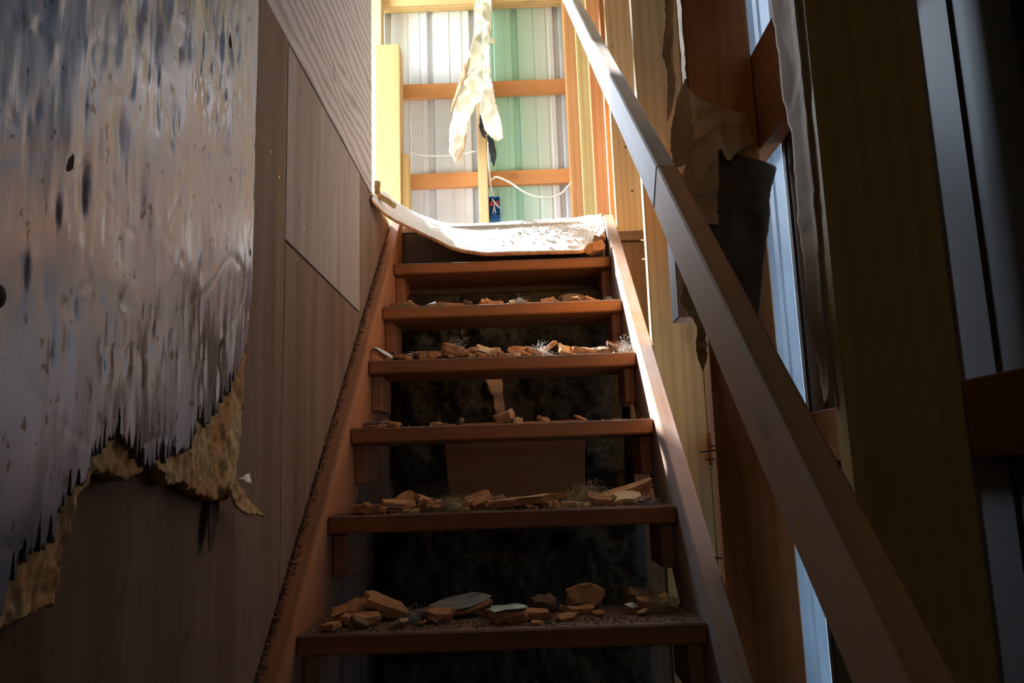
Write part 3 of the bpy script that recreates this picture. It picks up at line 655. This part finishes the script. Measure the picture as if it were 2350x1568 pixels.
ORD = ['first', 'second', 'third', 'fourth', 'fifth', 'sixth', 'seventh', 'eighth', 'ninth', 'tenth', 'eleventh', 'twelfth', 'thirteenth', 'fourteenth', 'fifteenth', 'sixteenth', 'seventeenth', 'eighteenth', 'nineteenth', 'twentieth']
ORD += ['twenty-'+k for k in ORD[:9]] + ['thirtieth']
TN = {1: 'second tread from the top', 2: 'third tread from the top', 3: 'fourth tread from the top', 4: 'fifth tread from the top', 5: 'lowest tread in view'}
# (x, set-back from nosing, width, depth, thickness, tilt about x, tilt about y, turn, kind) kind: o orange, y yellow, d dark, s silver-faced
D = {
 1: [(-.36, .05, .05, .04, .015, .2, .3, 0, 'o'), (-.30, .07, .06, .03, .012, .1, .35, .4, 'o'), (-.245, .06, .055, .02, .006, .2, -.35, .3, 's'), (-.16, .05, .07, .04, .012, 0, 0, .1, 'o'), (-.12, .07, .04, .03, .02, .5, .3, .2, 'd'), (-.06, .08, .05, .04, .018, .7, 0, .6, 'o'), (-.02, .04, .06, .03, .012, 0, .05, .2, 'o'), (.07, .13, .06, .04, .02, .9, .2, .2, 'o'), (.16, .14, .08, .05, .022, .8, -.2, .2, 'o'), (.25, .16, .12, .06, .03, .9, .1, .2, 'd'), (.30, .08, .05, .04, .02, .5, .3, .2, 'o'), (-.2, .14, .09, .05, .02, .8, .2, .3, 'd')],
 2: [(-.365, .05, .10, .03, .010, .5, .55, .1, 's'), (-.30, .03, .07, .04, .014, .1, .1, .1, 's'), (-.25, .08, .08, .05, .02, .4, .1, .3, 'd'), (-.23, .035, .07, .04, .022, .1, 0, .2, 'o'), (-.19, .09, .06, .05, .02, .5, -.2, .2, 'o'), (-.145, .06, .085, .05, .035, .3, .2, .3, 'o'), (-.105, .04, .07, .03, .014, .4, -.5, .3, 'o'), (-.07, .03, .05, .03, .012, 0, .2, .1, 's'), (-.055, .07, .07, .05, .022, .7, .25, .2, 'y'), (-.02, .09, .05, .05, .02, .8, .1, .2, 'o'), (.03, .035, .07, .04, .012, 0, 0, 0, 'y'), (.055, .07, .10, .05, .012, .95, .1, .1, 'o'), (.10, .05, .07, .03, .012, .2, .3, .4, 's'), (.135, .08, .09, .022, .016, .1, -.6, .2, 'o'), (.20, .07, .07, .045, .014, .9, .4, .2, 'y'), (.25, .05, .09, .04, .018, .2, .1, .2, 'o'), (.30, .07, .06, .04, .018, .4, -.1, .2, 'd'), (.345, .09, .06, .04, .03, .6, .2, .2, 'd'), (-.08, .03, .06, .035, .012, 0, 0, .2, 'o')],
 3: [(-.34, .03, .07, .05, .008, .05, 0, 0, 's'), (-.30, .05, .06, .03, .014, .1, .2, .2, 'o'), (-.17, .04, .05, .03, .006, 0, 0, 0, 'o'), (.005, .035, .075, .04, .022, .1, -.35, .2, 'o'), (.04, .04, .03, .02, .014, 0, 0, .3, 'y'), (.11, .05, .04, .025, .012, .1, .3, .2, 'o')],
 4: [(-.325, .035, .065, .05, .018, .05, .05, .1, 'o'), (-.285, .03, .03, .03, .014, 0, 0, .4, 'o'), (-.32, .10, .09, .05, .016, .1, 0, .2, 'd'), (-.255, .075, .075, .05, .022, .2, .05, .1, 'o'), (-.255, .06, .07, .05, .006, .1, .1, .2, 's'), (-.24, .14, .07, .05, .025, 1.1, .3, .1, 'o'), (-.185, .06, .04, .035, .03, .2, .1, .1, 'o'), (-.17, .11, .10, .04, .014, .3, .35, .2, 'o'), (-.135, .07, .07, .035, .012, .1, .3, .3, 'o'), (-.06, .11, .09, .06, .016, .7, -.35, .2, 'o'), (-.045, .07, .06, .04, .016, .5, -.3, .1, 'o'), (-.01, .10, .05, .04, .02, .4, -.2, .2, 'd'), (.05, .035, .20, .04, .018, .1, -.10, .03, 'o'), (.115, .035, .05, .035, .014, 0, .1, .2, 'o'), (.16, .06, .05, .03, .012, 0, 0, .2, 'y'), (.185, .04, .05, .03, .01, 0, 0, .2, 'y'), (.29, .10, .16, .04, .018, .3, -.3, .1, 'o'), (.30, .06, .10, .05, .014, .5, -.1, .1, 'y'), (.32, .05, .04, .03, .005, .4, -.2, .2, 's'), (.35, .12, .05, .05, .02, .9, .3, .2, 'o'), (.24, .08, .08, .05, .014, .4, .1, .3, 'o'), (-.21, .035, .05, .03, .008, 0, 0, .5, 'y'), (-.1, .03, .06, .03, .008, 0, 0, .2, 'y')],
 5: [(-.295, .085, .09, .06, .018, .15, .05, .1, 'o'), (-.325, .12, .09, .06, .016, .3, -.35, .1, 'o'), (-.25, .14, .13, .06, .014, .3, .40, .1, 'o'), (-.30, .15, .10, .05, .012, .2, -.4, .2, 'd'), (-.155, .11, .045, .05, .02, .1, 0, .2, 'd'), (-.13, .10, .07, .05, .018, .2, .05, .1, 'o'), (-.09, .16, .15, .09, .012, .25, -.12, .05, 's'), (.015, .07, .10, .07, .022, .1, 0, .1, 's'), (.065, .09, .08, .06, .016, .1, .1, .2, 'o'), (.09, .18, .07, .05, .02, .3, .1, .2, 'd'), (.165, .14, .075, .045, .012, .1, 0, .2, 'o'), (.18, .185, .095, .06, .018, 1.25, .05, .05, 'o'), (.175, .20, .10, .05, .010, 1.0, .05, .05, 's'), (.27, .12, .03, .03, .01, .2, .1, .2, 's'), (.30, .13, .05, .04, .02, .3, .1, .2, 'o'), (.31, .18, .10, .06, .02, .5, .2, .2, 'd'), (.35, .13, .05, .04, .02, .9, .6, .2, 'y'), (-.02, .13, .05, .04, .012, .1, .1, .2, 'd')],
}
KW = {'o': ('orange-brown foam chunk', FOAM), 'y': ('yellowish foam chunk', FOAMY), 'd': ('dark dirty foam chunk', FOAMD), 's': ('silver-faced foam scrap', FOAM)}
sid = 100
for ti, items in D.items():
    y0, z0 = TR[ti]; cnt = {}
    for (x, sb, w, d, h, tx, ty, tz, k) in sorted(items):
        sid += 1
        me, A, Rr = chunk_mesh(sid, w, d, h)
        R = Matrix.Rotation(tz, 4, 'Z') @ Matrix.Rotation(tx, 4, 'X') @ Matrix.Rotation(ty, 4, 'Y')
        low = min((R @ v.co).z for v in me.vertices)
        xs = [(R @ v.co).x for v in me.vertices]; yv = [(R @ v.co).y for v in me.vertices]
        x = min(max(x, -.397-min(xs)), .397-max(xs)); yy = max(y0+sb, y0+.004-min(yv))
        o = link('foam_chunk' if k != 's' else 'faced_scrap', me, KW[k][1], None, False, Matrix.Translation((x, yy, z0-low+.0005)) @ R)
        i = cnt.get(k, 0); cnt[k] = i+1
        tag(o, '%s, %s such from the left on %s' % (KW[k][0], ORD[i], TN[ti]), 'foam scrap', 'debris on the ' + TN[ti])
        if k == 's':
            bm = bmesh.new(); c = bm.verts.new((0, 0, h*.5+.0025)); rr = [bm.verts.new((w/2*r*.97*math.cos(a), d/2*r*.97*math.sin(a), h*.5+.002+random.Random(sid+q).uniform(0, .004))) for q, (a, r) in enumerate(zip(A, Rr))]
            for q in range(len(rr)): bm.faces.new((rr[q], rr[(q+1) % len(rr)], c))
            me2 = bpy.data.meshes.new('facing'); bm.to_mesh(me2); bm.free(); me2.materials.append(SILVER)
            f = bpy.data.objects.new('facing', me2); COL.objects.link(f); f.parent = o
            sm = f.modifiers.new('thickness', 'SOLIDIFY'); sm.thickness = .0008

rnd = random.Random(77)
SH = [chunk_mesh(500+k, rnd.uniform(.026, .062), rnd.uniform(.018, .04), rnd.uniform(.005, .012))[0] for k in range(14)]
SHM = [FOAM, FOAM, FOAMY, FOAMD, FOAM]
for k, me in enumerate(SH): me.materials.append(SHM[k % 5])
for ti, n in ((1, 12), (2, 22), (3, 4), (4, 30), (5, 18)):
    y0, z0 = TR[ti]
    for k, x in enumerate(sorted(rnd.uniform(-.36, .36) for _ in range(n))):
        me = rnd.choice(SH); R = Matrix.Rotation(rnd.uniform(0, 6.3), 4, 'Z') @ Matrix.Rotation(rnd.gauss(.15, .4), 4, 'X') @ Matrix.Rotation(rnd.gauss(0, .25), 4, 'Y')
        low = min((R @ v.co).z for v in me.vertices)
        o = link('foam_shard', me, None, None, False, Matrix.Translation((x, y0+rnd.uniform(.03, .14), z0-low+.0004)) @ R)
        tag(o, 'small foam shard, %s such from the left on %s' % (ORD[k], TN[ti]), 'foam scrap', 'small shards on '+TN[ti])

def tuft(c, r, n, m, label, seed, flat=.6):
    rnd = random.Random(seed); bm = bmesh.new()
    for _ in range(int(n*2.2)):
        p = Vector((rnd.gauss(0, .35)*r, rnd.gauss(0, .3)*r, abs(rnd.gauss(0, .35))*r*flat)); v = Vector((rnd.uniform(-1, 1), rnd.uniform(-1, 1), rnd.uniform(-.5, .7))).normalized()
        prev = None; th = rnd.uniform(.0002, .0005)
        for s in range(7):
            t = v.orthogonal().normalized(); b = v.cross(t)
            ring = [bm.verts.new(p+(t*math.cos(a)+b*math.sin(a))*th) for a in (0, 2.1, 4.2)]
            if prev:
                for k in range(3): bm.faces.new((prev[k], prev[(k+1) % 3], ring[(k+1) % 3], ring[k]))
            prev = ring; v = (v+Vector((rnd.uniform(-1, 1), rnd.uniform(-1, 1), rnd.uniform(-1, 1)))*.7).normalized(); p = p+v*r*.11
            p.z = max(p.z, .001)
    o = from_bm('wool_tuft', bm, m, None, False, Matrix.Translation(c)); tag(o, label, 'insulation tuft', 'loose insulation tufts', 'stuff' if False else None)
def on(t, x, sb): return (x, TR[t][0]+sb, TR[t][1])
tuft(on(2, -.135, .06), .04, 160, WOOLG, 'grey fluffy insulation tuft upright on third tread from the top', 1, 2.2)
tuft(on(2, .12, .05), .035, 90, WOOLG, 'wispy grey insulation tuft right of centre on third tread from the top', 2, 1.2)
tuft(on(2, .375, .05), .03, 120, WOOLG, 'bright fluffy tuft against right stringer on third tread from the top', 3, 2.0)
tuft(on(1, .06, .03), .028, 100, WOOLG, 'bright pale tuft in the middle of second tread from the top', 4, .8)
tuft(on(1, .36, .04), .02, 60, WOOLG, 'small pale tuft near right end of second tread from the top', 5, .8)
tuft(on(4, -.12, .04), .05, 200, WOOLT, 'yellow insulation tuft left of centre on fifth tread from the top', 6, .6)
tuft(on(4, .20, .09), .06, 260, WOOLT, 'large yellow insulation tuft right of centre on fifth tread from the top', 7, .9)
tuft(on(4, .34, .05), .03, 120, WOOLG, 'dark tangled tuft near right end of fifth tread from the top', 8, .8)
tuft(on(5, .33, .12), .045, 160, WOOLT, 'tan insulation tuft near right end of lowest tread in view', 9, .8)
tuft(on(5, -.18, .10), .03, 90, WOOLG, 'grey tuft left of centre on lowest tread in view', 10, 1.2)
tuft(on(1, -.33, .04), .03, 120, WOOLT, 'tan tuft at left end of second tread from the top', 11, .8)
tuft(on(3, .02, .045), .028, 90, WOOLT, 'small tan tuft mid fourth tread from the top', 12, 1.0)

# uncountable crumbs on each tread, along the left stringer and on the fallen board
def crumbs(name, pts, m, label, size=(.0015, .006)):
    rnd = random.Random(len(pts)); V = []; F = []
    for p in pts:
        s = rnd.uniform(*size); b = len(V); R = Matrix.Rotation(rnd.uniform(0, 6), 3, 'Z')
        V += [tuple(Vector(p)+R @ Vector((a*s*rnd.uniform(.6, 1.3), c*s*rnd.uniform(.6, 1.3), d*s*.7))) for a, c, d in ((-1, -.6, 0), (1, -.5, 0), (.1, 1, 0), (0, .1, 1.1))]
        F += [(b, b+2, b+1), (b, b+1, b+3), (b+1, b+2, b+3), (b+2, b, b+3)]
    me = bpy.data.meshes.new(name); me.from_pydata(V, [], F); o = link(name, me, m); tag(o, label, 'crumbs', None, 'stuff')
rnd = random.Random(11)
for ti in (1, 2, 3, 4, 5):
    y0, z0 = TR[ti]; n = {1: 400, 2: 600, 3: 180, 4: 700, 5: 700}[ti]
    crumbs('foam_crumbs', [(rnd.uniform(-.39, .39), y0+.012+abs(rnd.gauss(.05, .06)) % .215, z0) for _ in range(n)], {1: FOAM, 2: FOAMY, 3: FOAM, 4: FOAMD, 5: FOAMD}[ti], 'fine foam crumbs and dust scattered on the '+TN[ti])
zt = lambda y: 2.196+SLOPE*(y-2.79)
pts = []
for _ in range(1500):
    y = rnd.uniform(1.3, 2.85); k = (rnd.random()**2)
    pts.append((-.4375+.014*k, y, zt(y)+.001+.006*rnd.random()*(1-k)))
crumbs('dust_line', pts, FOAMD, 'line of brown fluff and crumbs packed between left stringer and plywood', (.001, .0045))
pts = []
for _ in range(900):
    u = min(1, max(.3, rnd.gauss(.80, .12))); v = min(.97, max(.05, rnd.gauss(.6, .25))); p = sheet_pt(u, v); pts.append((p.x, p.y, p.z+.015))
crumbs('plaster_crumbs', pts, WHITEF, 'pale crumbs heaped on the right half of the fallen board', (.002, .008))

# foam lumps at both ends of the fallen board
def lump(c, w, d, h, m, label, seed, R=None):
    me, A, Rr = chunk_mesh(seed, w, d, h); R = (R or Matrix.Identity(4))
    o = link('foam_chunk', me, m, None, False, Matrix.Translation(c) @ R); tag(o, label, 'foam scrap')
lump((-.405, 2.665, 2.345), .10, .035, .016, FOAMY, 'crumpled yellow-brown scrap at left corner of the fallen board', 301, Matrix.Rotation(.6, 4, 'Y'))
lump((-.425, 2.62, 2.375), .022, .03, .04, FOAMY, 'small brown lump above left corner of the fallen board', 302)
lump((.345, 2.80, 2.180), .09, .06, .035, FOAM, 'broken orange foam lump under right corner of the fallen board', 303, Matrix.Rotation(-.35, 4, 'Y'))
lump((.370, 2.86, 2.215), .05, .05, .05, FOAMD, 'dark foam lump against right stringer beside the fallen board', 304)

# ------------------------------------------------------------------ behind the open risers
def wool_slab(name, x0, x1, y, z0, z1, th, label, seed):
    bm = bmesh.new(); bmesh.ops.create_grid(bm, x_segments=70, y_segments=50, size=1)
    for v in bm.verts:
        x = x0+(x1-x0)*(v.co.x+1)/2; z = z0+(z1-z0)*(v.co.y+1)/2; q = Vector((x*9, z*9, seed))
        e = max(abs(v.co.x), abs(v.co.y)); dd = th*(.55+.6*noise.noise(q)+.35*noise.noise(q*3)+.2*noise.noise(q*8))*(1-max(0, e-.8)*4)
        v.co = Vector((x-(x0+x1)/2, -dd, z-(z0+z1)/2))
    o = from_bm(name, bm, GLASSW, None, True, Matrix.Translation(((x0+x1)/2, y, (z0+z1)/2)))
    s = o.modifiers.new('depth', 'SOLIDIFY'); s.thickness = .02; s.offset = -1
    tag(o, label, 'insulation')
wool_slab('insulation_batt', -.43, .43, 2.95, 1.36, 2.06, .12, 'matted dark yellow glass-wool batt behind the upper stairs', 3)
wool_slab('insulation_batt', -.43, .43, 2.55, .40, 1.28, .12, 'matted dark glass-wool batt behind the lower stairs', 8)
o = board('loose_board', (.03, 2.42, 1.405), (.42, .02, .26), 0, FIR, None, .002, Matrix.Rotation(.5, 3, 'X')); tag(o, 'loose reddish board leaning behind the gap above fifth tread', 'board')
o = paper('kraft_scrap', [(-.07, 1.78), (.0, 1.78), (-.01, 1.66), (.0, 1.54), (-.03, 1.50), (-.04, 1.62), (-.075, 1.70)], xz(2.62), KRAFT, None, .004, .008, 14, .001, 31, .004); tag(o, 'torn brown paper strip dangling behind third tread', 'paper')
